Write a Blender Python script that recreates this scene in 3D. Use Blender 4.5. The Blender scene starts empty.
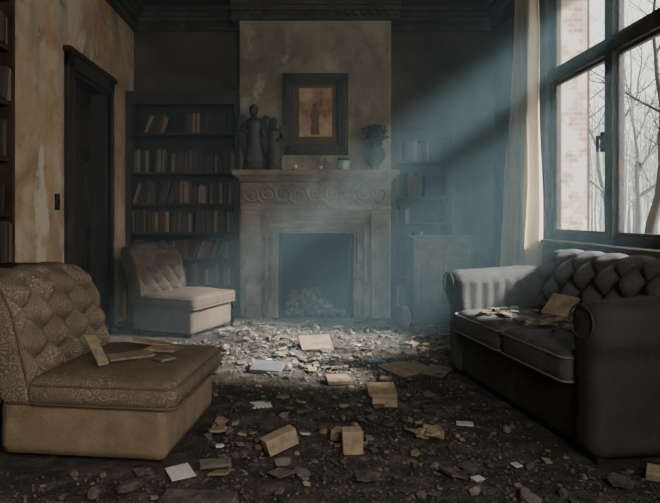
import bpy, bmesh, math, random
from mathutils import Vector, Matrix, noise
random.seed(7)
R=random.random
def U(a,b): return a+(b-a)*R()
COL=bpy.context.scene.collection

# ---------------------------------------------------------------- materials
def mat(name, stops, scale=3.0, rough=0.85, bump=0.3, bscale=40, detail=8, spec=0.2, dirt=None, dscale=1.5, metallic=0, distort=0.4, dpos=(.42,.62), grime=None, streak=None, peel=None):
    m=bpy.data.materials.new(name); m.use_nodes=True
    nt=m.node_tree; N=nt.nodes; L=nt.links
    b=N['Principled BSDF']; b.inputs['Roughness'].default_value=rough
    b.inputs['Specular IOR Level'].default_value=spec; b.inputs['Metallic'].default_value=metallic
    tc=N.new('ShaderNodeTexCoord')
    n=N.new('ShaderNodeTexNoise'); n.inputs['Scale'].default_value=scale; n.inputs['Detail'].default_value=detail
    n.inputs['Roughness'].default_value=0.62; n.inputs['Distortion'].default_value=distort
    L.new(tc.outputs['Object'],n.inputs['Vector'])
    r=N.new('ShaderNodeValToRGB'); L.new(n.outputs['Fac'],r.inputs['Fac'])
    while len(r.color_ramp.elements)<len(stops): r.color_ramp.elements.new(0.5)
    for e,(p,c) in zip(r.color_ramp.elements,stops): e.position=p; e.color=(*c,1)
    out=r.outputs['Color']
    def layer(out,col,sc,p,rg=.7,vs=None,amt=1.0):
        n2=N.new('ShaderNodeTexNoise'); n2.inputs['Scale'].default_value=sc; n2.inputs['Detail'].default_value=12; n2.inputs['Roughness'].default_value=rg
        if vs:
            mp=N.new('ShaderNodeMapping'); mp.inputs['Scale'].default_value=vs; mp.inputs['Location'].default_value=(3.1,1.7,.4); L.new(tc.outputs['Object'],mp.inputs[0]); L.new(mp.outputs[0],n2.inputs['Vector'])
        else: L.new(tc.outputs['Object'],n2.inputs['Vector'])
        r2=N.new('ShaderNodeValToRGB'); r2.color_ramp.elements[0].position=p[0]; r2.color_ramp.elements[1].position=p[1]; r2.color_ramp.elements[1].color=(amt,amt,amt,1)
        L.new(n2.outputs['Fac'],r2.inputs['Fac'])
        mx=N.new('ShaderNodeMix'); mx.data_type='RGBA'
        L.new(r2.outputs['Color'],mx.inputs['Factor']); L.new(out,mx.inputs['A']); mx.inputs['B'].default_value=(*col,1)
        return mx.outputs['Result']
    if dirt: out=layer(out,dirt,dscale,dpos)
    if peel: out=layer(out,peel[0],peel[1],peel[2],.6,(1.3,1.3,.9))
    if streak: out=layer(out,streak[0],streak[1],streak[2],.6,(1,1,.22),.6)
    if grime: out=layer(out,grime[0],grime[1],grime[2],.78)
    L.new(out,b.inputs['Base Color'])
    if bump:
        nb=N.new('ShaderNodeTexNoise'); nb.inputs['Scale'].default_value=bscale; nb.inputs['Detail'].default_value=6
        L.new(tc.outputs['Object'],nb.inputs['Vector'])
        bp=N.new('ShaderNodeBump'); bp.inputs['Strength'].default_value=bump; bp.inputs['Distance'].default_value=0.02
        L.new(nb.outputs['Fac'],bp.inputs['Height']); L.new(bp.outputs['Normal'],b.inputs['Normal'])
    return m

def brocade(name,base,fig,scale=16):
    m=mat(name,[(0.3,base),(0.7,tuple(c*0.7 for c in base))],6,0.9,0.3,120)
    nt=m.node_tree; N=nt.nodes; L=nt.links; b=N['Principled BSDF']
    tc=N.new('ShaderNodeTexCoord')
    nz=N.new('ShaderNodeTexNoise'); nz.inputs['Scale'].default_value=14; L.new(tc.outputs['Object'],nz.inputs['Vector'])
    va=N.new('ShaderNodeVectorMath'); va.operation='MULTIPLY_ADD'; va.inputs[1].default_value=(0.06,)*3
    L.new(nz.outputs['Color'],va.inputs[0]); L.new(tc.outputs['Object'],va.inputs[2])
    v=N.new('ShaderNodeTexVoronoi'); v.inputs['Scale'].default_value=scale; v.feature='F1'; L.new(va.outputs['Vector'],v.inputs['Vector'])
    w=N.new('ShaderNodeMath'); w.operation='MULTIPLY'; w.inputs[1].default_value=22; L.new(v.outputs['Distance'],w.inputs[0])
    s=N.new('ShaderNodeMath'); s.operation='SINE'; L.new(w.outputs[0],s.inputs[0])
    r=N.new('ShaderNodeValToRGB'); r.color_ramp.elements[0].position=0.35; r.color_ramp.elements[1].position=0.8; L.new(s.outputs[0],r.inputs['Fac'])
    n3=N.new('ShaderNodeTexNoise'); n3.inputs['Scale'].default_value=3.5; n3.inputs['Detail'].default_value=8; L.new(tc.outputs['Object'],n3.inputs['Vector'])
    r3=N.new('ShaderNodeValToRGB'); r3.color_ramp.elements[0].position=0.38; r3.color_ramp.elements[1].position=0.62; L.new(n3.outputs['Fac'],r3.inputs['Fac'])
    mu=N.new('ShaderNodeMath'); mu.operation='MULTIPLY'; L.new(r.outputs['Color'],mu.inputs[0]); L.new(r3.outputs['Color'],mu.inputs[1])
    old=b.inputs['Base Color'].links[0].from_socket
    mx=N.new('ShaderNodeMix'); mx.data_type='RGBA'; L.new(mu.outputs[0],mx.inputs['Factor']); L.new(old,mx.inputs['A']); mx.inputs['B'].default_value=(*fig,1)
    L.new(mx.outputs['Result'],b.inputs['Base Color'])
    return m

def brickmat(name,c1,c2,mort,scale=6,cov=.5,plaster=None):
    m=bpy.data.materials.new(name); m.use_nodes=True; nt=m.node_tree;N=nt.nodes;L=nt.links;b=N['Principled BSDF']
    b.inputs['Roughness'].default_value=0.95
    tc=N.new('ShaderNodeTexCoord'); sp=N.new('ShaderNodeSeparateXYZ'); L.new(tc.outputs['Object'],sp.inputs[0])
    ad=N.new('ShaderNodeMath'); ad.operation='ADD'; L.new(sp.outputs['X'],ad.inputs[0]); L.new(sp.outputs['Y'],ad.inputs[1])
    cb=N.new('ShaderNodeCombineXYZ'); L.new(ad.outputs[0],cb.inputs['X']); L.new(sp.outputs['Z'],cb.inputs['Y'])
    k=N.new('ShaderNodeTexBrick'); k.inputs['Scale'].default_value=scale; k.inputs['Color1'].default_value=(*c1,1);k.inputs['Color2'].default_value=(*c2,1);k.inputs['Mortar'].default_value=(*mort,1)
    k.inputs['Mortar Size'].default_value=0.03
    L.new(cb.outputs[0],k.inputs['Vector'])
    n=N.new('ShaderNodeTexNoise'); n.inputs['Scale'].default_value=5; n.inputs['Detail'].default_value=8; L.new(tc.outputs['Object'],n.inputs['Vector'])
    r=N.new('ShaderNodeValToRGB'); r.color_ramp.elements[0].position=cov; r.color_ramp.elements[1].position=cov+.06; L.new(n.outputs['Fac'],r.inputs['Fac'])
    mx=N.new('ShaderNodeMix'); mx.data_type='RGBA'; L.new(r.outputs['Color'],mx.inputs['Factor']); L.new(k.outputs['Color'],mx.inputs['A']); mx.inputs['B'].default_value=(*(plaster or mort),1)
    L.new(mx.outputs['Result'],b.inputs['Base Color'])
    bp=N.new('ShaderNodeBump'); bp.inputs['Strength'].default_value=0.7; L.new(k.outputs['Fac'],bp.inputs['Height']); bp.invert=True; L.new(bp.outputs['Normal'],b.inputs['Normal'])
    return m

M={}
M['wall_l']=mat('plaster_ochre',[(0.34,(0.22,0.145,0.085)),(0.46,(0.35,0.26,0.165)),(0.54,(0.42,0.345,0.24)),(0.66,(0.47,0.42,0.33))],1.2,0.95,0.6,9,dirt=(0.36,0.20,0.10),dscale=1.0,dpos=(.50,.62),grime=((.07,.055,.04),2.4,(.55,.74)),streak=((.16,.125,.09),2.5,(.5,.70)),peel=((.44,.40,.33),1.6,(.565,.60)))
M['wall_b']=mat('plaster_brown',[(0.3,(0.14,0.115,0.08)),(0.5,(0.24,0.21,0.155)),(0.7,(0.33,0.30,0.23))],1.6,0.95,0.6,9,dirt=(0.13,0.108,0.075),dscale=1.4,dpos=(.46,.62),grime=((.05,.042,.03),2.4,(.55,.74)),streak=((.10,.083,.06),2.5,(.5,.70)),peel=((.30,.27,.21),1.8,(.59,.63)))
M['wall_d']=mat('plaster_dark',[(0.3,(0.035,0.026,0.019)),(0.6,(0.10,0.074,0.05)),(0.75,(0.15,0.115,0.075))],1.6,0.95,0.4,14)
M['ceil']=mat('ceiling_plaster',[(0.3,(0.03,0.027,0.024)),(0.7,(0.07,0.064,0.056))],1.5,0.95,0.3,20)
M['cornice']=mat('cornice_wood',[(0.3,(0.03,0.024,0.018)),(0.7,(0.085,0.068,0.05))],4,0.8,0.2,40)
M['dirt']=mat('ash_dirt',[(0.28,(0.028,0.025,0.022)),(0.5,(0.09,0.08,0.069)),(0.66,(0.17,0.152,0.132)),(0.8,(0.26,0.24,0.21))],7,0.97,1.0,60,detail=15,spec=0.1,dirt=(0.05,0.045,0.04),dscale=1.7)
M['floor']=mat('floorboards',[(0.3,(0.03,0.024,0.02)),(0.7,(0.07,0.055,0.045))],4,0.9,0.3,30)
M['darkwood']=mat('dark_wood',[(0.3,(0.012,0.009,0.007)),(0.7,(0.042,0.03,0.022))],5,0.6,0.2,40,spec=0.3)
M['bookwood']=mat('bookcase_wood',[(0.3,(0.018,0.013,0.009)),(0.7,(0.058,0.042,0.03))],5,0.7,0.2,40)
M['winwood']=mat('window_wood',[(0.3,(0.02,0.017,0.014)),(0.7,(0.075,0.062,0.05))],6,0.6,0.3,50)
M['stone']=mat('mantel_wood',[(0.3,(0.13,0.105,0.076)),(0.5,(0.24,0.20,0.15)),(0.7,(0.33,0.285,0.22))],3.5,0.85,0.4,35,dirt=(0.13,0.108,0.078),dscale=2.5,grime=((.04,.033,.025),5,(.56,.74)))
M['firebrick']=brickmat('fire_brick',(0.012,0.010,0.009),(0.016,0.013,0.011),(0.008,0.007,0.006))
M['brick']=brickmat('old_brick',(0.24,0.165,0.11),(0.38,0.29,0.215),(0.36,0.33,0.28),5,.46,(.44,.41,.35))
M['beige']=mat('beige_upholstery',[(0.3,(0.25,0.175,0.115)),(0.7,(0.37,0.28,0.19))],4,0.9,0.25,90,dirt=(0.20,0.145,0.095),dscale=2.5)
M['brocade']=brocade('brown_brocade',(0.185,0.14,0.105),(0.30,0.245,0.185),22)
M['beige2']=mat('darkened_upholstery',[(0.3,(0.12,0.09,0.066)),(0.7,(0.18,0.14,0.105))],4,0.9,0.25,90,dirt=(0.10,0.078,0.058),dscale=2.5)  # beige cloth darkened in colour to offset sun on the rear chair
M['brocade2']=brocade('taupe_brocade',(0.11,0.086,0.067),(0.16,0.132,0.107),22)  # brocade darkened likewise, sun on the rear chair offset in its colour
M['sofa']=brocade('grey_brocade',(0.09,0.088,0.087),(0.13,0.127,0.124),26)
M['sofaplain']=mat('grey_upholstery',[(0.3,(0.034,0.033,0.033)),(0.7,(0.07,0.068,0.067))],5,0.9,0.3,90,dirt=(0.036,0.035,0.034),dscale=2.5)  # darkened grey, the near arm's shade is put into this colour
M['sofaarm']=mat('grey_arm_upholstery',[(0.3,(0.045,0.045,0.045)),(0.7,(0.078,0.076,0.075))],5,0.9,0.3,90)
M['piping']=mat('piping',[(0.3,(0.13,0.118,0.10)),(0.7,(0.20,0.185,0.16))],8,0.9,0.1)
M['piping_b']=mat('piping_brown',[(0.3,(0.10,0.07,0.05)),(0.7,(0.16,0.12,0.085))],8,0.9,0.1)
M['rubble']=mat('rubble_stone',[(0.3,(0.04,0.036,0.031)),(0.5,(0.11,0.098,0.084)),(0.7,(0.21,0.188,0.16))],9,0.95,0.5,60)
M['rubble_l']=mat('rubble_plaster',[(0.3,(0.12,0.107,0.09)),(0.7,(0.25,0.222,0.188))],7,0.95,0.4,60)
M['card']=mat('cardboard',[(0.3,(0.25,0.185,0.12)),(0.7,(0.40,0.315,0.215))],6,0.9,0.2,60,dirt=(0.18,0.14,0.10),dscale=8)
M['pale']=mat('pale_wood',[(0.3,(0.34,0.26,0.17)),(0.7,(0.50,0.40,0.285))],5,0.85,0.2,50,dirt=(0.25,0.19,0.13),dscale=9)
M['paper']=mat('paper',[(0.3,(0.42,0.42,0.39)),(0.7,(0.58,0.58,0.54))],6,0.9,0.1,50)
M['slate']=mat('grey_board',[(0.3,(0.09,0.10,0.105)),(0.7,(0.15,0.16,0.165))],6,0.85,0.2,50)
M['bronze']=mat('dark_bronze',[(0.3,(0.014,0.012,0.010)),(0.7,(0.045,0.038,0.03))],8,0.55,0.3,50,spec=0.5)
M['black']=mat('black_iron',[(0.3,(0.01,0.01,0.01)),(0.7,(0.02,0.02,0.02))],8,0.5,0.1)
M['frame']=mat('picture_frame',[(0.3,(0.008,0.006,0.004)),(0.7,(0.028,0.02,0.013))],8,0.5,0.3,60,spec=0.4)
M['mat_board']=mat('picture_mount',[(0.3,(0.06,0.038,0.02)),(0.7,(0.10,0.066,0.038))],6,0.8,0)
M['print']=mat('painting',[(0.32,(0.08,0.05,0.035)),(0.46,(0.26,0.15,0.08)),(0.55,(0.33,0.22,0.13)),(0.68,(0.38,0.30,0.20))],5,0.8,0)
M['printd']=mat('painted_figure',[(0.3,(0.05,0.035,0.025)),(0.7,(0.16,0.08,0.045))],20,0.8,0)
M['wax']=mat('candle_wax',[(0.3,(0.5,0.46,0.36)),(0.7,(0.7,0.66,0.55))],8,0.6,0)
M['jar']=mat('green_jar',[(0.3,(0.12,0.15,0.12)),(0.7,(0.3,0.34,0.28))],8,0.3,0,spec=0.6)
M['clay']=mat('clay_pot',[(0.3,(0.06,0.045,0.04)),(0.7,(0.13,0.10,0.085))],8,0.8,0.2)
M['twig']=mat('dried_plant',[(0.3,(0.02,0.015,0.01)),(0.7,(0.05,0.038,0.026))],8,0.9,0)
bookcols=[(0.06,0.03,0.02),(0.11,0.055,0.033),(0.05,0.041,0.033),(0.15,0.105,0.067),(0.075,0.07,0.06),(0.24,0.19,0.13),(0.09,0.04,0.03),(0.04,0.04,0.043)]
BM=[mat('book_cover_%d'%i,[(0.3,tuple(x*0.7 for x in c)),(0.7,c)],12,0.8,0.1) for i,c in enumerate(bookcols)]
m=mat('curtain_cloth',[(0.3,(0.46,0.38,0.26)),(0.7,(0.68,0.60,0.45))],2,0.95,0.2,120)
N=m.node_tree.nodes;L=m.node_tree.links
tl=N.new('ShaderNodeBsdfTranslucent'); tl.inputs['Color'].default_value=(0.75,0.62,0.42,1)
ms=N.new('ShaderNodeMixShader'); ms.inputs[0].default_value=0.45
L.new(N['Principled BSDF'].outputs[0],ms.inputs[1]);L.new(tl.outputs[0],ms.inputs[2]);L.new(ms.outputs[0],N['Material Output'].inputs['Surface'])
M['curtain']=m
def flat(name,c,rough=0.95):
    return mat(name,[(0.3,tuple(x*0.88 for x in c)),(0.7,c)],2,rough,0,spec=0.05)
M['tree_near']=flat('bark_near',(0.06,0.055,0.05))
M['tree_mid']=flat('bark_misty',(0.16,0.16,0.155))  # paler bark, with some mist put into the colour
M['tree_far']=flat('bark_foggy',(0.34,0.35,0.34))  # palest bark, fog painted into the colour
M['ground']=mat('misty_ground',[(0.3,(0.22,0.21,0.20)),(0.7,(0.34,0.33,0.31))],0.5,0.95,0)  # ground kept pale, mist painted into its colour

# ---------------------------------------------------------------- mesh helpers
def empty(name,loc=(0,0,0),rotz=0,scale=(1,1,1)):
    o=bpy.data.objects.new(name,None); COL.objects.link(o); o.location=loc; o.rotation_euler=(0,0,rotz); o.scale=scale; o.empty_display_size=0.1
    return o
def link(name,me,mats,parent=None,smooth=False):
    o=bpy.data.objects.new(name,me); COL.objects.link(o)
    for m in (mats if isinstance(mats,(list,tuple)) else [mats]): me.materials.append(m)
    if smooth:
        for p in me.polygons: p.use_smooth=True
    if parent: o.parent=parent
    return o
class MB:
    def __init__(s): s.v=[];s.f=[];s.m=[]
    def box(s,x0,x1,y0,y1,z0,z1,mi=0): s.obox(Vector(((x0+x1)/2,(y0+y1)/2,(z0+z1)/2)),(x1-x0,y1-y0,z1-z0),Matrix.Identity(3),mi); return s
    def obox(s,c,sz,rot,mi=0,jit=0):
        b=len(s.v)
        for dx in(-.5,.5):
            for dy in(-.5,.5):
                for dz in(-.5,.5):
                    p=Vector((dx*sz[0],dy*sz[1],dz*sz[2]))
                    if jit: p+=Vector((U(-jit,jit)*sz[0],U(-jit,jit)*sz[1],U(-jit,jit)*sz[2]*0.5))
                    s.v.append(tuple(rot@p+Vector(c)))
        for q in((0,1,3,2),(4,6,7,5),(0,4,5,1),(2,3,7,6),(0,2,6,4),(1,5,7,3)): s.f.append(tuple(b+i for i in q)); s.m.append(mi)
    def rock(s,c,r,mi=0,flat=0.6):
        b=len(s.v); a=U(0,6.28); rot=Matrix.Rotation(a,3,'Z')@Matrix.Rotation(U(-.4,.4),3,'X')
        sx,sy,sz=r*U(.7,1.4),r*U(.6,1.0),r*flat*U(.6,1.2)
        for p in ICO_V:
            k=U(.75,1.2); s.v.append(tuple(rot@Vector((p[0]*sx*k,p[1]*sy*k,p[2]*sz*k))+Vector(c)))
        for q in ICO_F: s.f.append(tuple(b+i for i in q)); s.m.append(mi)
    def poly(s,pts,th,c,rot,mi=0):
        b=len(s.v);n=len(pts)
        for z in(-th/2,th/2):
            for p in pts: s.v.append(tuple(rot@Vector((p[0],p[1],z+(p[2] if len(p)>2 else 0)))+Vector(c)))
        s.f.append(tuple(b+i for i in range(n-1,-1,-1)));s.m.append(mi)
        s.f.append(tuple(b+n+i for i in range(n)));s.m.append(mi)
        for i in range(n):
            j=(i+1)%n; s.f.append((b+i,b+j,b+n+j,b+n+i));s.m.append(mi)
    def obj(s,name,mats,parent=None,bevel=0,smooth=False):
        me=bpy.data.meshes.new(name); me.from_pydata(s.v,[],s.f)
        o=link(name,me,mats,parent,smooth)
        for p,i in zip(me.polygons,s.m): p.material_index=i
        me.update()
        if bevel:
            md=o.modifiers.new('bevel','BEVEL'); md.width=bevel; md.segments=2; md.limit_method='ANGLE'
        return o
bmx=bmesh.new(); bmesh.ops.create_icosphere(bmx,subdivisions=1,radius=1)
ICO_V=[tuple(v.co) for v in bmx.verts]; ICO_F=[tuple(v.index for v in f.verts) for f in bmx.faces]; bmx.free()
def EUL(x,y,z): return Matrix.Rotation(z,3,'Z')@Matrix.Rotation(y,3,'Y')@Matrix.Rotation(x,3,'X')

def rbox(name,x0,x1,y0,y1,z0,z1,r,mt,res=0.03,deform=None,parent=None):
    lo=(x0,y0,z0);hi=(x1,y1,z1)
    n=[max(2,int((hi[i]-lo[i])/res)) for i in range(3)]
    idx={};V=[];F=[]
    def vid(i,j,k):
        key=(i,j,k)
        if key not in idx:
            p=Vector([lo[a]+(hi[a]-lo[a])*(i,j,k)[a]/n[a] for a in range(3)])
            q=Vector([min(max(p[a],lo[a]+r),hi[a]-r) for a in range(3)])
            d=p-q
            if d.length>1e-9: p=q+d.normalized()*r
            if deform: p=Vector(deform(p))
            idx[key]=len(V); V.append(tuple(p))
        return idx[key]
    for a in range(3):
        b,c=(a+1)%3,(a+2)%3
        for side in(0,n[a]):
            for i in range(n[b]):
                for j in range(n[c]):
                    q=[]
                    for(u,w)in((0,0),(1,0),(1,1),(0,1)):
                        k=[0,0,0];k[a]=side;k[b]=i+u;k[c]=j+w;q.append(vid(*k))
                    if side==0:q.reverse()
                    F.append(q)
    me=bpy.data.meshes.new(name);me.from_pydata(V,[],F);me.update()
    return link(name,me,mt,parent,True)
def lathe(name,prof,mt,parent=None,loc=(0,0,0),seg=24):
    V=[];F=[]
    for(r,z)in prof:
        for i in range(seg):
            a=2*math.pi*i/seg;V.append((r*math.cos(a),r*math.sin(a),z))
    for k in range(len(prof)-1):
        for i in range(seg):
            j=(i+1)%seg;F.append((k*seg+i,k*seg+j,(k+1)*seg+j,(k+1)*seg+i))
    F.append(tuple(range(seg-1,-1,-1)));F.append(tuple((len(prof)-1)*seg+i for i in range(seg)))
    me=bpy.data.meshes.new(name);me.from_pydata(V,[],F);me.update()
    o=link(name,me,mt,parent,True);o.location=loc;return o
def curve(name,polys,bev,mt,parent=None,cyclic=False,res=2):
    cu=bpy.data.curves.new(name,'CURVE');cu.dimensions='3D';cu.bevel_depth=bev;cu.bevel_resolution=res
    for pts in polys:
        s=cu.splines.new('POLY');s.points.add(len(pts)-1)
        for q,p in zip(s.points,pts):
            q.co=(p[0],p[1],p[2],1); q.radius=p[3] if len(p)>3 else 1
        s.use_cyclic_u=cyclic
    o=bpy.data.objects.new(name,cu);COL.objects.link(o);cu.materials.append(mt)
    if parent:o.parent=parent
    return o
def sm(a,b,x):
    t=min(max((x-a)/(b-a),0),1);return t*t*(3-2*t)
def loop_rect(x0,x1,y0,y1,z,r=0.05,n=5,fn=None):
    P=[]
    for(cx,cy,a0)in((x1-r,y1-r,0),(x0+r,y1-r,90),(x0+r,y0+r,180),(x1-r,y0+r,270)):
        for i in range(n+1):
            a=math.radians(a0+90*i/n);P.append((cx+r*math.cos(a),cy+r*math.sin(a),z))
    return P

# ---------------------------------------------------------------- room shell
XL,XR,YB,YF,ZC=-2.05,2.40,7.40,-1.6,3.72
MB().box(XL-.3,XR+.4,YF-.3,YB+.3,-.2,-.02).obj('floor',M['floor'])
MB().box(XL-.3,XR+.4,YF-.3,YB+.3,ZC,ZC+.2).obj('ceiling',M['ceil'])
D0,D1,DH=5.32,6.38,2.50
w=MB();w.box(XL-.3,XL,YF,D0,-.02,ZC).box(XL-.3,XL,D1,YB,-.02,ZC).box(XL-.3,XL,D0,D1,DH,ZC);w.obj('wall_left',M['wall_l'])
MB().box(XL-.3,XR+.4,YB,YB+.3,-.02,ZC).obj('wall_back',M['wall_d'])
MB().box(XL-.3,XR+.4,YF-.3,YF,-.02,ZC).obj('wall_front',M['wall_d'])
WZ0,WZ1=0.97,3.42; WA=(3.55,5.80); WB=(-0.9,1.3)
w=MB()
for(a,b)in((YF,WB[0]),(WB[1],WA[0]),(WA[1],YB)): w.box(XR,XR+.4,a,b,-.02,ZC)
for(a,b)in(WA,WB): w.box(XR,XR+.4,a,b,-.02,WZ0).box(XR,XR+.4,a,b,WZ1,ZC)
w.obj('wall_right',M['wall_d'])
CX0,CX1,CY=-0.70,1.06,6.98
FO=(-0.25,0.62,0.99)
w=MB();w.box(CX0,FO[0],CY,YB,-.02,ZC).box(FO[1],CX1,CY,YB,-.02,ZC).box(FO[0],FO[1],CY,YB,FO[2],ZC)
w.obj('chimney_breast_wall',M['wall_b'])
def cornice(name,a,b,axis,pos,sgn):
    w=MB()
    for(d,z0,z1)in((.06,3.46,3.50),(.035,3.50,3.56),(.09,3.56,3.61),(.13,3.61,3.66),(.18,3.66,3.72)):
        if axis=='x': w.box(a,b,min(pos,pos+sgn*d),max(pos,pos+sgn*d),z0,z1)
        else: w.box(min(pos,pos+sgn*d),max(pos,pos+sgn*d),a,b,z0,z1)
    if axis=='x':
        n=int((b-a)/.09)
        for i in range(n):
            x=a+(b-a)*(i+.2)/n;w.box(x,x+(b-a)/n*.55,min(pos,pos+sgn*.075),max(pos,pos+sgn*.075),3.515,3.555)
    return w.obj(name,M['cornice'])
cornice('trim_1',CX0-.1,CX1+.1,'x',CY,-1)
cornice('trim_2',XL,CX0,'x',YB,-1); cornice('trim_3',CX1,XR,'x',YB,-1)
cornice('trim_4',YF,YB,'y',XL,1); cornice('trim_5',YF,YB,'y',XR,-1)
MB().box(XL,XL+.025,YF,D0-.11,0,.17).obj('baseboard_left',M['darkwood'],bevel=.005)
MB().box(XR-.025,XR,YF,YB,0,.17).obj('baseboard_right',M['darkwood'],bevel=.005)
MB().box(XL,XR,YF,YF+.025,0,.17).obj('baseboard_front',M['darkwood'],bevel=.005)
MB().box(1.80,XR-.03,YB-.025,YB,0,.17).obj('baseboard_back',M['darkwood'],bevel=.005)

g=empty('door_1')
w=MB();w.box(XL,XL+.045,D0-.11,D0,0,DH+.12).box(XL,XL+.045,D1,D1+.11,0,DH+.12).box(XL,XL+.045,D0-.11,D1+.11,DH,DH+.12)
w.box(XL,XL+.07,D0-.14,D1+.14,DH+.12,DH+.17).box(XL,XL+.06,D0-.03,D0,0,DH).box(XL,XL+.06,D1,D1+.03,0,DH)
w.obj('casing',M['darkwood'],g,.006)
w=MB();w.box(XL-.28,XL,D0,D0+.03,0,DH).box(XL-.28,XL,D1-.03,D1,0,DH).box(XL-.28,XL,D0,D1,DH-.03,DH)
w.obj('jambs',M['darkwood'],g)
w=MB();a,b=D0+.04,D1-.04;x0,x1=XL-.22,XL-.17
w.box(x0,x1-.02,a,b,0.01,DH-.04)
for(p,q)in((a,a+.11),(b-.11,b),((a+b)/2-.05,(a+b)/2+.05)):w.box(x0,x1,p,q,.01,DH-.04)
for(p,q)in((.01,.24),(.95,1.08),(1.75,1.87),(DH-.17,DH-.04)):w.box(x0,x1,a,b,p,q)
w.obj('leaf',M['darkwood'],g,.006)
lathe('knob',[(.012,0),(.012,.03),(.028,.04),(.03,.055),(.015,.07)],M['bronze'],g,(x1,a+.07,1.02)).rotation_euler=(0,math.pi/2,0)
g=empty('light_switch')
MB().box(XL,XL+.012,5.01,5.10,1.24,1.38).obj('plate',M['black'],g,.003)
MB().box(XL+.012,XL+.028,5.045,5.065,1.30,1.33).obj('toggle',M['black'],g,.002)

def window(name,ya,yb):
    g=empty(name);fx0,fx1=XR+.02,XR+.10
    w=MB();t=.07;mid=(ya+yb)/2
    w.box(fx0,fx1,ya,ya+t,WZ0,WZ1).box(fx0,fx1,yb-t,yb,WZ0,WZ1).box(fx0,fx1,ya,yb,WZ0,WZ0+t).box(fx0,fx1,ya,yb,WZ1-t,WZ1)
    w.box(fx0-.02,fx1,mid-.06,mid+.06,WZ0,WZ1)
    w.box(fx0-.02,fx1,ya,yb,2.46,2.58)
    for(p,q)in((ya+t,mid-.06),(mid+.06,yb-t)):
        for(z0,z1)in((WZ0+t,2.46),(2.58,WZ1-t)):
            s=.028;a0,a1=fx0+.015,fx1-.02
            w.box(a0,a1,p,p+s,z0,z1).box(a0,a1,q-s,q,z0,z1).box(a0,a1,p,q,z0,z0+s).box(a0,a1,p,q,z1-s,z1)
    w.obj('frame',M['winwood'],g,.006)
    w=MB();w.box(XR-.035,XR,ya-.12,ya,WZ0-.02,WZ1+.04).box(XR-.035,XR,yb,yb+.12,WZ0-.02,WZ1+.04).box(XR-.035,XR,ya-.12,yb+.12,WZ1,WZ1+.04)
    w.obj('casing',M['winwood'],g,.006)
    w=MB();w.box(XR-.13,XR+.03,ya-.16,yb+.16,WZ0-.045,WZ0).box(XR-.04,XR,ya-.13,yb+.13,WZ0-.16,WZ0-.045)
    w.obj('sill',M['winwood'],g,.008)
    w=MB();w.box(XR+.10,XR+.36,yb-.03,yb+.0,WZ0,WZ1).box(XR+.10,XR+.36,ya,ya+.03,WZ0,WZ1).box(XR+.10,XR+.48,ya,yb,WZ0-.02,WZ0+.04).box(XR+.10,XR+.42,ya,yb,WZ1-.04,WZ1)
    w.obj('brick_reveal',M['brick'],g)
    w=MB();w.box(fx0-.03,fx0-.005,mid+.08,mid+.11,1.70,1.86).box(fx0-.06,fx0-.03,mid+.085,mid+.105,1.80,1.83).box(fx0-.065,fx0-.045,mid+.085,mid+.105,1.70,1.83)
    w.obj('latch',M['black'],g,.003)
    return g
window('window_1',*WA); window('fill_window',*WB)  # second window is unseen, added to light the foreground

def curtain(name,y0,y1,seed):
    V=[];F=[];nu,nv=90,60
    for j in range(nv+1):
        t=j/nv;z=3.43-3.39*t
        spread=0.50+0.50*sm(0,.75,t); cy=y0+(y1-y0)*0.25
        for i in range(nu+1):
            u=i/nu;y=cy+((y0+(y1-y0)*u)-cy)*spread+0.015*math.sin(t*5+u*9+seed)
            ph=u*2*math.pi*6.5+0.9*math.sin(t*2.2+seed)
            x=XR-.145-.045*t+(.055+.02*math.sin(u*7+seed))*math.sin(ph)*(0.6+.4*t)+.01*math.sin(t*11+u*17)
            V.append((x,y,z))
    for j in range(nv):
        for i in range(nu):
            a=j*(nu+1)+i;F.append((a,a+1,a+nu+2,a+nu+1))
    me=bpy.data.meshes.new('cloth');me.from_pydata(V,[],F);me.update()
    g=empty(name);link('cloth',me,M['curtain'],g,True)
    curve('rod',[[(XR-.15,y0-.3,3.44),(XR-.15,y1+.05,3.44)]],.015,M['black'],g)
    MB().box(XR-.16,XR,y0+.2,y0+.23,3.43,3.455).obj('bracket',M['black'],g)
curtain('curtain',5.66,6.50,1.3)

# ---------------------------------------------------------------- fireplace
g=empty('fireplace_mantel')
st=M['stone'];sx0,sx1=-.675,1.035;mid=(sx0+sx1)/2
w=MB()
for(a,b)in((sx0,FO[0]-.19),(FO[1]+.19,sx1)):
    w.box(a,b,6.86,CY,0,.16).box(a+.01,b-.01,6.88,CY,.16,1.28)
    w.box(a+.045,b-.045,6.865,6.88,.22,1.18); w.box(a,b,6.86,CY,1.2,1.28)
for k,(o,y)in enumerate(((.19,6.945),(.15,6.86),(.115,6.945),(.06,6.88),(.03,6.955))):
    i=[.15,.115,.06,.03,0][k]
    w.box(FO[0]-o,FO[0]-i,y,CY,0,FO[2]+i).box(FO[1]+i,FO[1]+o,y,CY,0,FO[2]+i).box(FO[0]-o,FO[1]+o,y,CY,FO[2]+i,FO[2]+o)
w.box(sx0,sx1,6.90,CY,FO[2]+.19,1.30)
w.obj('surround',st,g,.006)
w=MB();w.box(sx0-.01,sx1+.01,6.83,CY,1.26,1.30).box(sx0,sx1,6.885,CY,1.30,1.58).box(sx0-.02,sx1+.02,6.82,CY,1.58,1.62)
w.box(sx0-.05,sx1+.05,6.79,CY,1.62,1.65).box(sx0-.09,sx1+.09,6.74,CY,1.65,1.71)
n=52
for i in range(n):
    x=sx0+(sx1-sx0)*(i+.25)/n;w.box(x,x+(sx1-sx0)/n*.5,6.805,6.83,1.585,1.615)
w.obj('frieze_and_shelf',st,g,.005)
P=[];cz=1.44
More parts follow.
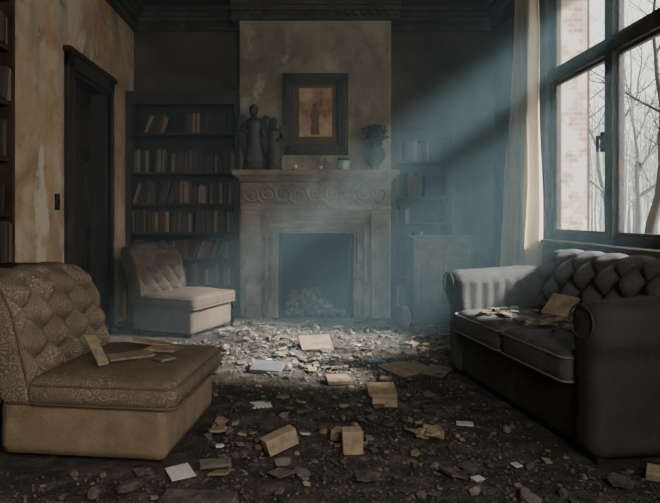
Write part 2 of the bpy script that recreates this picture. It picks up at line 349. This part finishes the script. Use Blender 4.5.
for c in range(9):
    cx=sx0+.12+(sx1-sx0-.24)*c/8;sg=1 if c%2 else -1
    pts=[]
    for i in range(34):
        a=i/33*2.4*2*math.pi/1.3;r=.092*(1-i/36);pts.append((cx+sg*r*math.cos(a),6.868,cz+1.05*r*math.sin(a)*sg,1-.4*i/34))
    P.append(pts)
    if c<8:
        nx=cx+(sx1-sx0-.24)/16
        for s2 in(-1,1):
            P.append([(nx-.05,6.87,cz+s2*.03,.4),(nx,6.865,cz+s2*.075,1.2),(nx+.05,6.87,cz+s2*.115,.3)])
curve('carved_scrolls',P,.018,st,g)
w=MB()
for c in range(9):
    cx=sx0+.12+(sx1-sx0-.24)*c/8
    for k in range(6):
        a=k*math.pi/3;w.rock((cx+.024*math.cos(a),6.868,cz+.024*math.sin(a)),.017,0,.8)
    w.rock((cx,6.855,cz),.018,0,.9)
w.obj('rosettes',st,g,smooth=True)
w=MB();w.box(FO[0]+.001,FO[0]+.03,CY-.02,YB-.03,0,FO[2]).box(FO[1]-.03,FO[1]-.001,CY-.02,YB-.03,0,FO[2]).box(FO[0],FO[1],YB-.05,YB-.01,0,FO[2]).box(FO[0],FO[1],CY-.02,YB-.03,FO[2]-.03,FO[2]-.001)
w.obj('brick_lining',M['firebrick'],g)
MB().box(sx0-.05,sx1+.05,6.45,6.80,-.01,.035).obj('hearth_stone',M['rubble'],g,bevel=.008)

w=MB()
for i in range(190):
    x=U(FO[0]+.08,FO[1]-.12);t=1-abs(x-.06)/.42;z=.03+max(0,t)*.30*R()
    w.rock((x,U(6.95,7.25),z),U(.02,.055),int(R()*1.25),.8)
for i in range(18):
    w.obox((U(-.14,.28),U(6.98,7.2),U(.08,.31)),(U(.08,.16),.07,.05),EUL(U(-.6,.6),U(-.7,.7),U(-1,1)),2,.08)
w.obj('fireplace_rubble_pile',[M['rubble'],M['rubble_l'],M['clay']])
lathe('clay_vase',[(.05,0),(.075,.04),(.085,.10),(.07,.16),(.045,.19),(.055,.22),(.045,.22),(.035,.19)],M['clay'],None,(1.10,6.36,.012))

g=empty('framed_painting')
x0,x1,z0,z1=-.20,.56,1.90,2.84;y=CY
w=MB()
for(t,d0,i)in((.045,.05,0),(.05,.075,.03),(.05,.045,.075)):
    a0,a1,b0,b1=x0+i,x1-i,z0+i,z1-i
    w.box(a0,a0+t,y-d0,y,b0,b1).box(a1-t,a1,y-d0,y,b0,b1).box(a0,a1,y-d0,y,b0,b0+t).box(a0,a1,y-d0,y,b1-t,b1)
w.obj('frame',M['frame'],g,.006)
MB().box(x0+.1,x1-.1,y-.02,y,z0+.1,z1-.1).obj('mount',M['mat_board'],g)
MB().box(x0+.19,x1-.19,y-.024,y-.02,z0+.21,z1-.17).obj('canvas',M['print'],g)
w=MB();R0=Matrix.Rotation(math.pi/2,3,'X')
w.poly([(-.05,-.20),(.06,-.20),(.045,-.05),(.06,.04),(.025,.10),(.02,.16),(-.02,.16),(-.03,.10),(-.06,.03),(-.035,-.06)],.003,(.17,y-.026,2.33),R0)
w.obj('painted_figure',M['printd'],g)

def statuette(name,loc,h,flip=1):
    g=empty(name,loc,0,(h*1.15,h,h))
    lathe('plinth',[(.15,0),(.15,.03),(.13,.05),(.13,.08),(.14,.09)],M['bronze'],g)
    lathe('robed_body',[(.13,.085),(.125,.2),(.095,.38),(.08,.5),(.10,.60),(.115,.68),(.09,.74),(.04,.78),(.035,.82)],M['bronze'],g)
    lathe('head',[(.01,.80),(.045,.83),(.06,.88),(.055,.93),(.025,.97),(.005,.975)],M['bronze'],g)
    me=bpy.data.meshes.new('arms')
    me.from_pydata([(-.09*flip,0,.70),(-.16*flip,-.04,.58),(-.06*flip,-.12,.54),(.09*flip,0,.70),(.17*flip,-.02,.62),(.17*flip,-.05,.80)],[(0,1),(1,2),(0,3),(3,4),(4,5)],[])
    o=link('arms',me,M['bronze'],g)
    sk=o.modifiers.new('skin','SKIN');
    for i,v in enumerate(me.skin_vertices[0].data): v.radius=(.038,.038) if i not in(2,5) else (.026,.026)
    o.modifiers.new('ss','SUBSURF').levels=1
    w=MB()
    for s in(-1,1):
        w.poly([(0,0),(s*.08,.14),(s*.15,.22),(s*.21,.16),(s*.22,.0),(s*.19,-.16),(s*.16,-.30),(s*.12,-.45),(s*.05,-.5)],.03,(0,.06,.62),R0)
    w.obj('drapery_wings',M['bronze'],g,.012)
statuette('bronze_statuette',(-.53,6.88,1.711),.78,1)
statuette('bronze_statuette',(-.30,6.85,1.711),.62,-1)
g=empty('dried_flower_urn',(.86,6.86,1.711))
lathe('urn',[(.06,0),(.06,.015),(.04,.035),(.05,.06),(.105,.12),(.125,.19),(.11,.24),(.07,.27),(.085,.29),(.07,.29),(.05,.25)],M['bronze'],g)
P=[];w=MB()
for i in range(110):
    a=U(0,6.28);r=U(.02,.14);h=U(.34,.52);p=[(0,0,.22,1)]
    for k in range(1,6):
        t=k/5;p.append((r*t**1.2*math.cos(a)+U(-.01,.01),r*.5*t**1.2*math.sin(a)+U(-.01,.01),.22+(h-.22)*t,1-.5*t))
    P.append(p)
    for k in range(4):
        q=p[5-k%3];w.rock((q[0]+U(-.015,.015),q[1]+U(-.01,.01),q[2]),U(.012,.026),0,.7)
curve('stems',P,.003,M['twig'],g,res=1);w.obj('dried_heads',M['twig'],g)
g=empty('candle_stub',(-.05,6.83,1.711));lathe('dish',[(.035,0),(.045,.01),(.04,.012)],M['bronze'],g);lathe('wax',[(.018,.01),(.018,.06),(.004,.062)],M['wax'],g);curve('wick',[[(0,0,.06),(0,0,.075)]],.002,M['black'],g)
g=empty('candle_stub',(.24,6.83,1.711));lathe('dish',[(.035,0),(.045,.01),(.04,.012)],M['bronze'],g);lathe('wax',[(.018,.01),(.018,.045),(.004,.047)],M['wax'],g);curve('wick',[[(0,0,.045),(0,0,.06)]],.002,M['black'],g)
g=empty('glass_jar',(.49,6.85,1.711));lathe('body',[(.07,0),(.078,.01),(.078,.10),(.06,.115)],M['jar'],g);lathe('lid',[(.065,.115),(.068,.125),(.066,.14),(.01,.145)],M['bronze'],g)

# ---------------------------------------------------------------- bookcases
def fill_books(w,a,b,y_front,z,hmax,dens=1.0,axis='x',lean=.14):
    t=a
    while t<b-.05:
        if R()>dens: t+=U(.05,.2);continue
        n=random.randint(3,9);ln=(R()<lean)
        hh=U(.68,.95)
        for _ in range(n):
            th=U(.014,.036);h=hmax*min(.96,max(.6,hh+U(-.07,.07)));d=U(.13,.17)
            if t+th>b-.01:break
            an=-U(.25,.4) if ln else U(-.015,.015)
            if ln and t+th+h*abs(math.sin(an))>b: an=0
            push=U(0,.02)
            if axis=='x':
                c=Vector((t+th/2+(h/2)*math.sin(abs(an)),y_front+push+d/2,z+(h/2)*math.cos(an)+th/2*abs(math.sin(an))));rot=Matrix.Rotation(abs(an),3,'Y');sz=(th,d,h)
            else:
                c=Vector((y_front-push-d/2,t+th/2+(h/2)*math.sin(abs(an)),z+(h/2)*math.cos(an)+th/2*abs(math.sin(an))));rot=Matrix.Rotation(-abs(an),3,'X');sz=(d,th,h)
            w.obox(c,sz,rot,random.randrange(len(BM)))
            t+=th+.001
        t+=U(.0,.05)
def bookcase(name,x0,x1,ztop,shelves,dens,bx1=None):
    g=empty(name);yf,yb=7.04,YB-.01
    w=MB();t=.045
    w.box(x0,x0+t,yf,yb,0,ztop).box(x1-t,x1,yf,yb,0,ztop).box(x0,x1,yb-.02,yb,0,ztop).box(x0,x1,yf,yb,ztop-.05,ztop)
    w.box(x0,x1,yf,yb,0,.1)
    for z in shelves:w.box(x0+t,x1-t,yf+.015,yb,z-.03,z)
    w.box(x0-.0,x1+.0,yf-.03,yb,ztop,ztop+.05).box(x0,x1,yf-.015,yf,ztop-.10,ztop)
    w.box(x0,x0+.06,yf-.012,yf,.1,ztop-.1).box(x1-.06,x1,yf-.012,yf,.1,ztop-.1)
    w.obj('carcass',M['bookwood'],g,.004)
    w=MB();S=list(shelves)+[ztop-.05]
    for i,z in enumerate(shelves):
        fill_books(w,x0+t+.01,(bx1 or x1)-t-.01,yf+.06,z,min(.29,(S[i+1]-z)-.05),dens[i])
    w.obj('shelved_books',BM,g)
bookcase('bookcase',XL+.01,CX0-.01,2.60,(.12,.38,.68,1.00,1.34,1.71,2.17),(.7,.9,.95,.95,.9,1.0,.3))
bookcase('bookcase',CX1+.01,1.78,2.20,(.12,.45,.80,1.10,1.42,1.84),(.5,.6,.5,.5,.8,.9),1.62)
g=empty('dresser_bookcase');w=MB();a,b=2.2,3.90
w.box(XL+.03,-1.68,a,b,.0,.85).box(XL+.03,-1.66,a-.01,b+.02,.85,.89)
for k in range(3):
    p=a+.05+k*.56;w.box(-1.68,-1.672,p,p+.50,.12,.80)
w.box(XL+.03,-1.86,a,a+.04,.89,2.9).box(XL+.03,-1.85,b-.04,b,.89,2.9).box(XL+.03,XL+.04,a,b,.89,2.9).box(XL+.03,-1.83,a-.01,b+.015,2.88,2.96)
SH=(1.22,1.57,1.93,2.28,2.6)
for z in SH:w.box(XL+.03,-1.865,a+.04,b-.04,z-.03,z)
w.obj('carcass',M['bookwood'],g,.005)
w=MB()
for i,z in enumerate((.90,)+SH[:-1]):fill_books(w,a+.06,b-.045,-1.845,z,.27,1,'y')
w.obj('shelved_books',BM,g)
g=empty('side_cabinet');x0,x1,y0,y1,zt=1.22,1.84,6.46,6.96,.97
w=MB();w.box(x0,x1,y0,y1,.06,zt-.03).box(x0-.025,x1+.025,y0-.025,y1,zt-.03,zt).box(x0+.02,x1-.02,y0+.02,y1,0,.06)
mx_=(x0+x1)/2
for(p,q)in((x0+.03,mx_-.01),(mx_+.01,x1-.03)):
    w.box(p,q,y0-.018,y0,.12,zt-.23)
    w.box(p+.05,q-.05,y0-.032,y0-.018,.18,zt-.29)
w.box(x0+.03,x1-.03,y0-.018,y0,zt-.20,zt-.05)
w.obj('carcass',mat('cabinet_wood',[(0.3,(0.05,0.038,0.027)),(0.7,(0.13,0.102,0.073))],5,0.7,0.2,40),g,.005)
w=MB()
for x in(mx_-.03,mx_+.03):w.rock((x,y0-.035,.55),.014,0,1)
w.rock((mx_,y0-.03,zt-.125),.014,0,1);w.obj('knobs',M['bronze'],g)

# ---------------------------------------------------------------- upholstery
def tuft(u,v,su,sv):
    a=u/su+v/sv;b=u/su-v/sv
    return (abs(math.sin(math.pi*a))*abs(math.sin(math.pi*b)))**.55
def slipper_chair(name,loc,rotz,scale=(1,1,1),cloth=None,plain=None):
    g=empty(name,loc,rotz,scale)
    rbox('base',-.44,.40,-.43,.43,.045,.31,.025,plain,.04,None,g)
    def dc(p):
        x,y,z=p
        if z>.36: z+=.028*(1-(y/.46)**4)*(1-((x-.08)/.40)**4)+.006*math.sin(9*x+5*y)
        s=.012*math.sin((x+y)*40)*(1 if .31<z<.40 else 0)*.25
        return (x+s,y*(1+.02*math.sin((z-.29)/.13*3.14)),z)
    rbox('seat_cushion',-.30,.455,-.455,.455,.285,.415,.05,cloth,.02,dc,g)
    su,sv=.22,.25
    def lean(x,y,z): return x-(z-.28)*.24-(.05*sm(.7,.95,z))
    def db(p):
        x,y,z=p
        front=sm(-.30,-.26,x)
        edge=sm(0,.09,.455-abs(y))*sm(.36,.46,z)*sm(0,.07,.93-z)
        f=tuft(y,z-.10,su,sv)
        x2=x+front*edge*(.11*f-.05)
        top=sm(.80,.93,z)
        z2=z-.045*top*(abs(y)/.455)**4+.010*top*math.cos(y*2*math.pi/su)
        y2=y*(1-.03*top*(abs(y)/.455)**2)
        return (lean(x2,y,z),y2,z2)
    rbox('backrest',-.44,-.24,-.455,.455,.28,.93,.055,cloth,.011,db,g)
    w=MB()
    for i in range(-5,6):
        for j in range(-3,9):
            y=su*i/2;z=.10+sv*j/2
            if (i+j)%2==0 and abs(y)<.40 and .42<z<.88: w.rock((lean(-.28,y,z),y,z),.018,0,.9)
    w.obj('tuft_buttons',M['piping_b'],g,smooth=True)
    curve('piping',[loop_rect(-.28,.458,-.46,.46,.305),loop_rect(-.28,.455,-.455,.455,.395)],.007,M['piping_b'],g,True)
    P=[]
    for s in(-1,1):
        pts=[(lean(-.255,0,.30+.55*k/12),s*.447,.30+.55*k/12) for k in range(13)]
        P.append(pts)
        P.append([(lean(-.425,0,.30+.55*k/12),s*.447,.30+.55*k/12) for k in range(13)])
    curve('back_piping',P,.007,M['piping_b'],g)
    w=MB()
    for x in(-.38,.34):
        for y in(-.37,.37):w.box(x-.03,x+.03,y-.03,y+.03,0.005,.05)
    w.obj('feet',M['darkwood'],g)
    return g
Z0=.012
slipper_chair('slipper_chair',(-.985,3.32,Z0-.03),math.radians(-7),(1,1,1),M['brocade'],M['beige'])
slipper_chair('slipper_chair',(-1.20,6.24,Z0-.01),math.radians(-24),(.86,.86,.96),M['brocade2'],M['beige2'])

SX,SY=1.40,2.83
SA=math.radians(8.3)
g=empty('tufted_sofa',(SX,SY,Z0-.015),SA);SO=g
LEN=1.80
rbox('base',.03,.82,.05,LEN-.05,.03,.36,.03,M['sofaplain'],.04,None,g)
def cush(y0,y1):
    cy=(y0+y1)/2;hw=(y1-y0)/2
    def d(p):
        x,y,z=p
        e=max(0,(1-((y-cy)/hw)**4))*max(0,(1-((x-.30)/.36)**4))
        if z>.44:z+=.03*e-.012*math.exp(-((x-.3)**2+(y-cy)**2)/.03)+.004*math.sin(y*30+x*9)
        if x<0:x-=.015*(1-((y-cy)/hw)**2)
        return(x,y,z)
    return d
ym=LEN/2
for i,(a,b)in enumerate(((.20,ym-.003),(ym+.003,LEN-.20))):
    rbox('seat_cushion_%d'%(i+1),-.035,.64,a,b,.34,.50,.05,M['sofa'],.02,cush(a,b),g)
    curve('cushion_piping_%d'%(i+1),[loop_rect(-.045,.64,a,b,.48),loop_rect(-.045,.64,a,b,.36)],.007,M['piping'],g,True)
su,sv=.23,.27
def sl(x,z): return x+(z-.4)*.14
def dback(p):
    x,y,z=p
    front=1-sm(.62,.67,x);edge=sm(0,.07,y-.14)*sm(0,.07,LEN-.14-y)*sm(.42,.52,z)*sm(-.01,.06,.94-z)
    f=tuft(y-ym,z-.12,su,sv)
    x2=x-front*edge*(.10*f-.04)
    top=sm(.78,.93,z)
    z2=z+top*.022*abs(math.sin(math.pi*(y-ym)/su))-.01*top
    x3=sl(x2,z)+.05*top
    return(x3,y,z2)
rbox('backrest',.62,.80,.12,LEN-.12,.30,.94,.07,M['sofa'],.013,dback,g)
w=MB()
for i in range(-8,9):
    for j in range(0,9):
        y=ym+su*i/2;z=.12+sv*j/2
        if(i+j)%2==0 and .2<y<LEN-.2 and .50<z<.88:w.rock((sl(.65,z),y,z),.014,0,.9)
w.obj('tuft_buttons',M['sofaplain'],g,smooth=True)
def arm(nm,y0,y1,out):
    cy=(y0+y1)/2
    def d(p):
        x,y,z=p
        roll=sm(.50,.62,z)
        y2=cy+(y-cy)*(1+.22*roll)+out*.025*roll
        z2=z+.03*sm(.6,.78,z)*sm(.0,.7,x)
        inner=(y-cy)*out<-.05 and .4<z<.72
        y2+= -out*(.012*abs(math.sin(x*math.pi/.09)) if inner else 0)
        x2=x-.02*roll*(1-sm(.0,.15,x))
        return(x2,y2,z2)
    rbox(nm,-.01,.80,y0,y1,.025,.785,.075,M['sofaplain'] if out<0 else M['sofaarm'],.016,d,g)  # near arm gets the darker cloth, its shade painted in
    c=cy+out*.025;P=[(-.032,c+.095*math.cos(a),.69+.08*math.sin(a)) for a in [k*math.pi/12 for k in range(24)]]
    curve(nm+'_scroll_piping',[P],.005,M['sofaplain'],g,True)
arm('arm_1',0,.20,-1);arm('arm_2',LEN-.20,LEN,1)
w=MB()
for x in(.06,.76):
    for y in(.07,LEN-.07):w.box(x-.03,x+.03,y-.03,y+.03,0.008,.05)
w.obj('feet',M['darkwood'],g)

# ---------------------------------------------------------------- floor dirt and debris
nx,ny=170,340;V=[];F=[]
def dz(x,y):
    e=sm(0,.15,x-XL)*sm(0,.15,XR-x)
    return .002+.010*e*(max(0,noise.noise(Vector((x*2.2,y*2.2,0)))+.3))+.005*(noise.noise(Vector((x*14,y*14,3)))*.5+.5)
for j in range(ny+1):
    y=YF+.03+(7.03-YF)*j/ny
    for i in range(nx+1):
        x=XL+.03+(XR-XL-.06)*i/nx;V.append((x,y,dz(x,y)-.004))
for j in range(ny):
    for i in range(nx):
        a=j*(nx+1)+i;F.append((a,a+1,a+nx+2,a+nx+1))
me=bpy.data.meshes.new('floor_dirt');me.from_pydata(V,[],F);me.update();link('floor_dirt',me,M['dirt'],None,True)

def blocked(x,y):
    if -1.66<x<-.50 and 2.78<y<3.88:return True
    if -1.85<x<-.66 and 5.62<y<6.86:return True
    if 1.05<x<2.3 and 2.78<y<4.72:return x>1.37-(y-2.83)*.145
    if x>1.0 and y>6.40:return True
    if x<-1.63 and y<3.95:return True
    if y>6.43 and -.75<x<1.1:return False if y<6.76 else True
    if y>6.9:return True
    return False
w=MB();cnt=0
clusters=[(-.5,6.0,.35),(-.3,5.6,.3),(-.62,5.4,.2),(0.0,5.0,.3),(.3,4.9,.25),(.85,5.4,.3),(.9,4.6,.25),(-.2,4.1,.3),(-.45,3.2,.15),(.6,3.2,.25),(-.1,2.9,.25),(-.7,2.5,.3),(.3,2.5,.5),(1.0,2.6,.4),(.5,6.3,.4),(-.1,6.3,.3),(1.1,5.9,.3),(-1.0,5.3,.35),(1.5,5.6,.4),(.8,3.8,.35),(.1,3.6,.35),(1.3,2.5,.3)]
while cnt<18000:
    if R()<.25:
        c=random.choice(clusters);x=random.gauss(c[0],c[2]);y=random.gauss(c[1],c[2]*1.2)
    else: x=U(XL+.06,XR-.06);y=1.7+(6.9-1.7)*R()**1.4
    if not(XL+.06<x<XR-.06 and 1.5<y<6.9) or blocked(x,y):continue
    r=.0025+.010*R()**3+(.022*R() if R()<.03 else 0)
    if y>4.6:r*=1.3
    zz=(.035 if (y>6.43 and -.73<x<1.09) else dz(x,y))
    w.rock((x,y,zz+r*.25),r,0 if R()<.95 else 1,.7);cnt+=1
cnt=0
def flake(x,y,s,th,z,mi,tl=.2):
    n=random.randint(4,6);ph=U(0,1)
    pts=[(s*U(.6,1.1)*math.cos(2*math.pi*k/n+ph),s*U(.5,.9)*math.sin(2*math.pi*k/n+ph)) for k in range(n)]
    w.poly(pts,th,(x,y,z),EUL(U(-tl,tl),U(-tl,tl),U(0,6)),mi)
while cnt<300:
    c=random.choice(clusters);x=random.gauss(c[0],c[2]*1.7);y=random.gauss(c[1],c[2]*1.7)
    if blocked(x,y) or blocked(x+.07,y) or blocked(x-.07,y) or not(-1.9<x<2.2 and 2.1<y<6.4):continue
    s=U(.012,.04) if R()<.86 else U(.05,.08)
    flake(x,y,s,U(.003,.014),dz(x,y)+.012+s*.1,random.choices((2,1,4,0),(5,3,.6,10))[0]);cnt+=1
for(px,py,rad,n,s0,s1,mi)in((0,5.0,.25,10,.03,.07,(1,0,2)),(-.5,5.95,.30,26,.03,.07,(1,0)),(-.62,5.2,.15,8,.03,.05,(1,0)),(.64,3.2,.10,11,.03,.07,(2,3)),(-.42,3.3,.07,9,.03,.06,(2,1)),(.62,5.5,.2,7,.03,.06,(1,0,2)),(-.1,5.5,.2,8,.03,.06,(1,0,2))):
    for i in range(n):
        a=U(0,6.28);r=rad*math.sqrt(R());s=U(s0,s1)
        flake(px+r*math.cos(a),py+1.2*r*math.sin(a),s,U(.006,.016),dz(px,py)+.014+.03*i/n+s*.12,random.choice(mi),.3)
w.obj('floor_rubble',[M['rubble'],M['rubble_l'],M['card'],M['pale'],M['paper']])

def slab(name,x,y,sx,sy,sz,rz,mt,rx=0,ry=0,z=None,jit=.05):
    w=MB();h=sz/2+abs(math.sin(rx))*sy/2+abs(math.sin(ry))*sx/2
    zz=(dz(x,y)+.001 if z is None else z)+h
    w.obox((0,0,0),(sx,sy,sz),EUL(rx,ry,rz),0,jit);o=w.obj(name,mt,None,min(.004,sz*.2));o.location=(x,y,zz);return o
slab('wooden_board',.14,5.36,.27,.24,.022,.15,M['pale'],rx=.30)
slab('grey_book',-.25,4.60,.24,.22,.03,-.25,M['slate'],rx=.1)
slab('wood_block',.27,4.27,.17,.13,.03,.1,M['card'],rx=.12)
slab('paper_packet',.545,4.02,.18,.17,.015,.05,M['card'],rx=.2)
slab('wood_block',.53,3.78,.155,.11,.05,-.05,M['pale'])
slab('cardboard_sheet',.82,4.62,.34,.30,.010,.5,M['card'],rx=.05)
slab('cardboard_sheet',1.02,4.52,.17,.22,.010,-.6,M['rubble_l'],rx=.1)
slab('brick',-.10,3.02,.17,.075,.08,.45,M['pale'],ry=-.25)
slab('brick',.26,3.03,.10,.08,.115,.1,M['pale'])
slab('brick',.24,3.19,.14,.09,.05,-.3,M['card'])
slab('slate_tile',-.40,2.86,.15,.09,.014,.2,M['rubble_l'])
slab('glass_shard',-.545,2.74,.11,.10,.008,.6,M['paper'],rx=.25)
slab('paper_scrap',-.24,3.73,.12,.09,.006,.3,M['paper'],rx=.1)
slab('paper_scrap',.94,3.42,.09,.05,.006,-.2,M['paper'],rx=.1)
slab('paper_scrap',.80,2.70,.05,.04,.006,.5,M['paper'],rx=.1)
slab('paper_scrap',1.03,2.85,.04,.04,.006,.5,M['paper'],rx=.1)
slab('roof_slate',-.42,2.50,.30,.12,.02,-.1,M['rubble'])
slab('broken_plank',1.64,2.68,.16,.07,.04,-.5,M['card'],rx=.3)
def stone(name,x,y,r,mt):
    w=MB();w.rock((0,0,0),r,0,.75);o=w.obj(name,mt,None,.004,True);o.location=(x,y,dz(x,y)+r*.5)
    md=o.modifiers.new('s','SUBSURF');md.levels=1;md.render_levels=1
stone('stone',-.075,2.85,.05,M['rubble_l']);stone('stone',-.73,2.57,.06,M['rubble']);stone('stone',-.87,2.52,.045,M['rubble'])
stone('stone',.16,6.2,.05,M['rubble']);stone('stone',-.66,5.25,.05,M['rubble_l'])
cz=Z0+.422
def on(name,x,y,sx,sy,sz,rz,mt,z,rx=0,ry=0):return slab(name,x,y,sx,sy,sz,rz,mt,rx,ry,z,.06)
on('wooden_board',-.92,3.24,.24,.13,.014,.5,M['card'],cz)
on('wooden_board',-.77,3.40,.19,.12,.014,-.3,M['pale'],cz+.001)
on('wooden_board',-.87,3.50,.22,.09,.014,.1,M['card'],cz+.001,ry=.15)
on('broken_plank',-1.06,3.12,.06,.20,.014,.75,M['card'],cz+.002,rx=.6)
on('wooden_board',-.72,3.18,.10,.08,.012,.9,M['rubble_l'],cz)
def sw(lx,ly):
    return(SX+lx*math.cos(SA)-ly*math.sin(SA),SY+lx*math.sin(SA)+ly*math.cos(SA))
sz_=Z0+.517
w=MB()
for i in range(75):
    lx=U(.04,.50);ly=random.gauss(1.0,.3)
    if not .28<ly<1.5:continue
    x,y=sw(lx,ly);s=U(.012,.06)
    flake(x,y,s,.008,sz_+.004+s*.1,random.randrange(3))
w.obj('sofa_plaster_scraps',[M['card'],M['rubble_l'],M['rubble']])
x,y=sw(.47,1.07);on('old_book',x,y,.17,.20,.028,.5,M['card'],sz_,ry=-.75)
x,y=sw(.36,.66);on('wooden_board',x,y,.20,.10,.012,.4,M['card'],sz_+.008)

# ---------------------------------------------------------------- outside
MB().box(2.9,70,-30,90,-.6,-.5).obj('ground',M['ground'])
def tree(name,x,y,h,r,mt,seed,depth=5,br=.012):
    rnd=random.Random(seed);P=[]
    def grow(p,d,l,r,lv):
        pts=[(p.x,p.y,p.z,r)];q=p.copy();dd=d.copy();n=5
        for k in range(n):
            dd=(dd+Vector((rnd.uniform(-.16,.16),rnd.uniform(-.16,.16),rnd.uniform(-.05,.10)))).normalized()
            q=q+dd*l/n;pts.append((q.x,q.y,q.z,r*(1-.45*(k+1)/n)))
            if lv<depth and k>=(2 if lv==0 else 0):
                ax=Vector((rnd.uniform(-1,1),rnd.uniform(-1,1),rnd.uniform(-.1,.5))).normalized()
                if rnd.random()<.75: grow(q,(dd*.55+ax*.75).normalized(),l*rnd.uniform(.45,.68),r*.45,lv+1)
        P.append(pts)
        if lv<depth: grow(q,(dd+Vector((rnd.uniform(-.4,.4),rnd.uniform(-.4,.4),.1))).normalized(),l*.65,r*.5,lv+1)
    grow(Vector((x,y,-.52)),Vector((rnd.uniform(-.08,.08),0,1)).normalized(),h*.5,r,0)
    curve(name,P,1.0,mt,None,res=0)
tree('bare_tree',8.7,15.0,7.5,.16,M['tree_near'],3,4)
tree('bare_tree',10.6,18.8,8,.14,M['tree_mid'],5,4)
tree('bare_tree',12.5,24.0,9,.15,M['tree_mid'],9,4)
rr=random.Random(4);P=[]
for i in range(170):
    y=rr.uniform(22,60);x=y*rr.uniform(.42,.72)+rr.uniform(-2,3)
    h=rr.uniform(5,9)*y/34;p=Vector((x,y,-.5));pts=[]
    for k in range(7):
        pts.append((p.x,p.y,p.z,(.10 if k<6 else .02)*(1-k/8)*y/32));p=p+Vector((rr.uniform(-.12,.12),0,h/6))
    P.append(pts)
    for b in range(16):
        k=rr.randint(2,5);q=pts[k];s=rr.choice((-1,1));l=rr.uniform(.5,1.6)*y/34
        P.append([(q[0],q[1],q[2],.03*y/34),(q[0]+s*l*.5,q[1],q[2]+l*.45,.02*y/34),(q[0]+s*l*.8,q[1],q[2]+l*1.1,.008*y/34)])
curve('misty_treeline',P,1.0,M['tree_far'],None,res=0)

# ---------------------------------------------------------------- dusty air hanging in the far half of the room
m=bpy.data.materials.new('dusty_air');m.use_nodes=True;nt=m.node_tree;nt.nodes.remove(nt.nodes['Principled BSDF'])
vs=nt.nodes.new('ShaderNodeVolumeScatter');vs.inputs['Color'].default_value=(.48,.76,.88,1);vs.inputs['Density'].default_value=.050;vs.inputs['Anisotropy'].default_value=0.0
nt.links.new(vs.outputs[0],nt.nodes['Material Output'].inputs['Volume'])
MB().box(XL+.10,XR-.04,3.95,CY-.13,.06,3.44).obj('dust_haze',m)

# ---------------------------------------------------------------- light
wd=bpy.data.worlds.new('overcast');bpy.context.scene.world=wd;wd.use_nodes=True
bg=wd.node_tree.nodes['Background'];bg.inputs[0].default_value=(.93,.93,.86,1);bg.inputs[1].default_value=1.8
def portal(name,ya,yb):
    l=bpy.data.lights.new(name,'AREA');l.shape='RECTANGLE';l.size=yb-ya;l.size_y=WZ1-WZ0;l.cycles.is_portal=True
    o=bpy.data.objects.new(name,l);COL.objects.link(o);o.location=(XR+.46,(ya+yb)/2,(WZ0+WZ1)/2);o.rotation_euler=(math.pi/2,0,math.pi/2)
portal('window_portal_1',*WA);portal('fill_window_portal',*WB)  # second portal belongs to the added, unseen window
def sun(name,e,ang,col,d):
    l=bpy.data.lights.new(name,'SUN');l.energy=e;l.angle=math.radians(ang);l.color=col
    o=bpy.data.objects.new(name,l);COL.objects.link(o);o.location=(8,4,8)
    o.rotation_euler=Vector(d).to_track_quat('-Z','Y').to_euler()
sun('sun',21,9,(1,.98,.93),(-1,.28,-.74))
sun('sky_glow',6.5,80,(1,.97,.92),(-1,.75,-.35))
l=bpy.data.lights.new('fill_lamp','AREA');l.shape='RECTANGLE';l.size=1.2;l.size_y=1.2;l.energy=95;l.color=(1,.93,.82)
o=bpy.data.objects.new('fill_lamp',l);COL.objects.link(o);o.location=(.9,-1.3,2.3);o.rotation_euler=Vector((-.30,1,-.20)).to_track_quat('-Z','Y').to_euler()  # added warm fill behind the camera, not a lamp of the house

# ---------------------------------------------------------------- camera
c=bpy.data.cameras.new('camera');co=bpy.data.objects.new('camera',c);COL.objects.link(co)
co.location=(0,0,1.2);co.rotation_euler=(math.pi/2,0,0)
c.sensor_width=36;c.lens=36*600/660;c.shift_x=30/660;c.shift_y=-36.5/660;c.clip_start=.05;c.clip_end=200
bpy.context.scene.camera=co
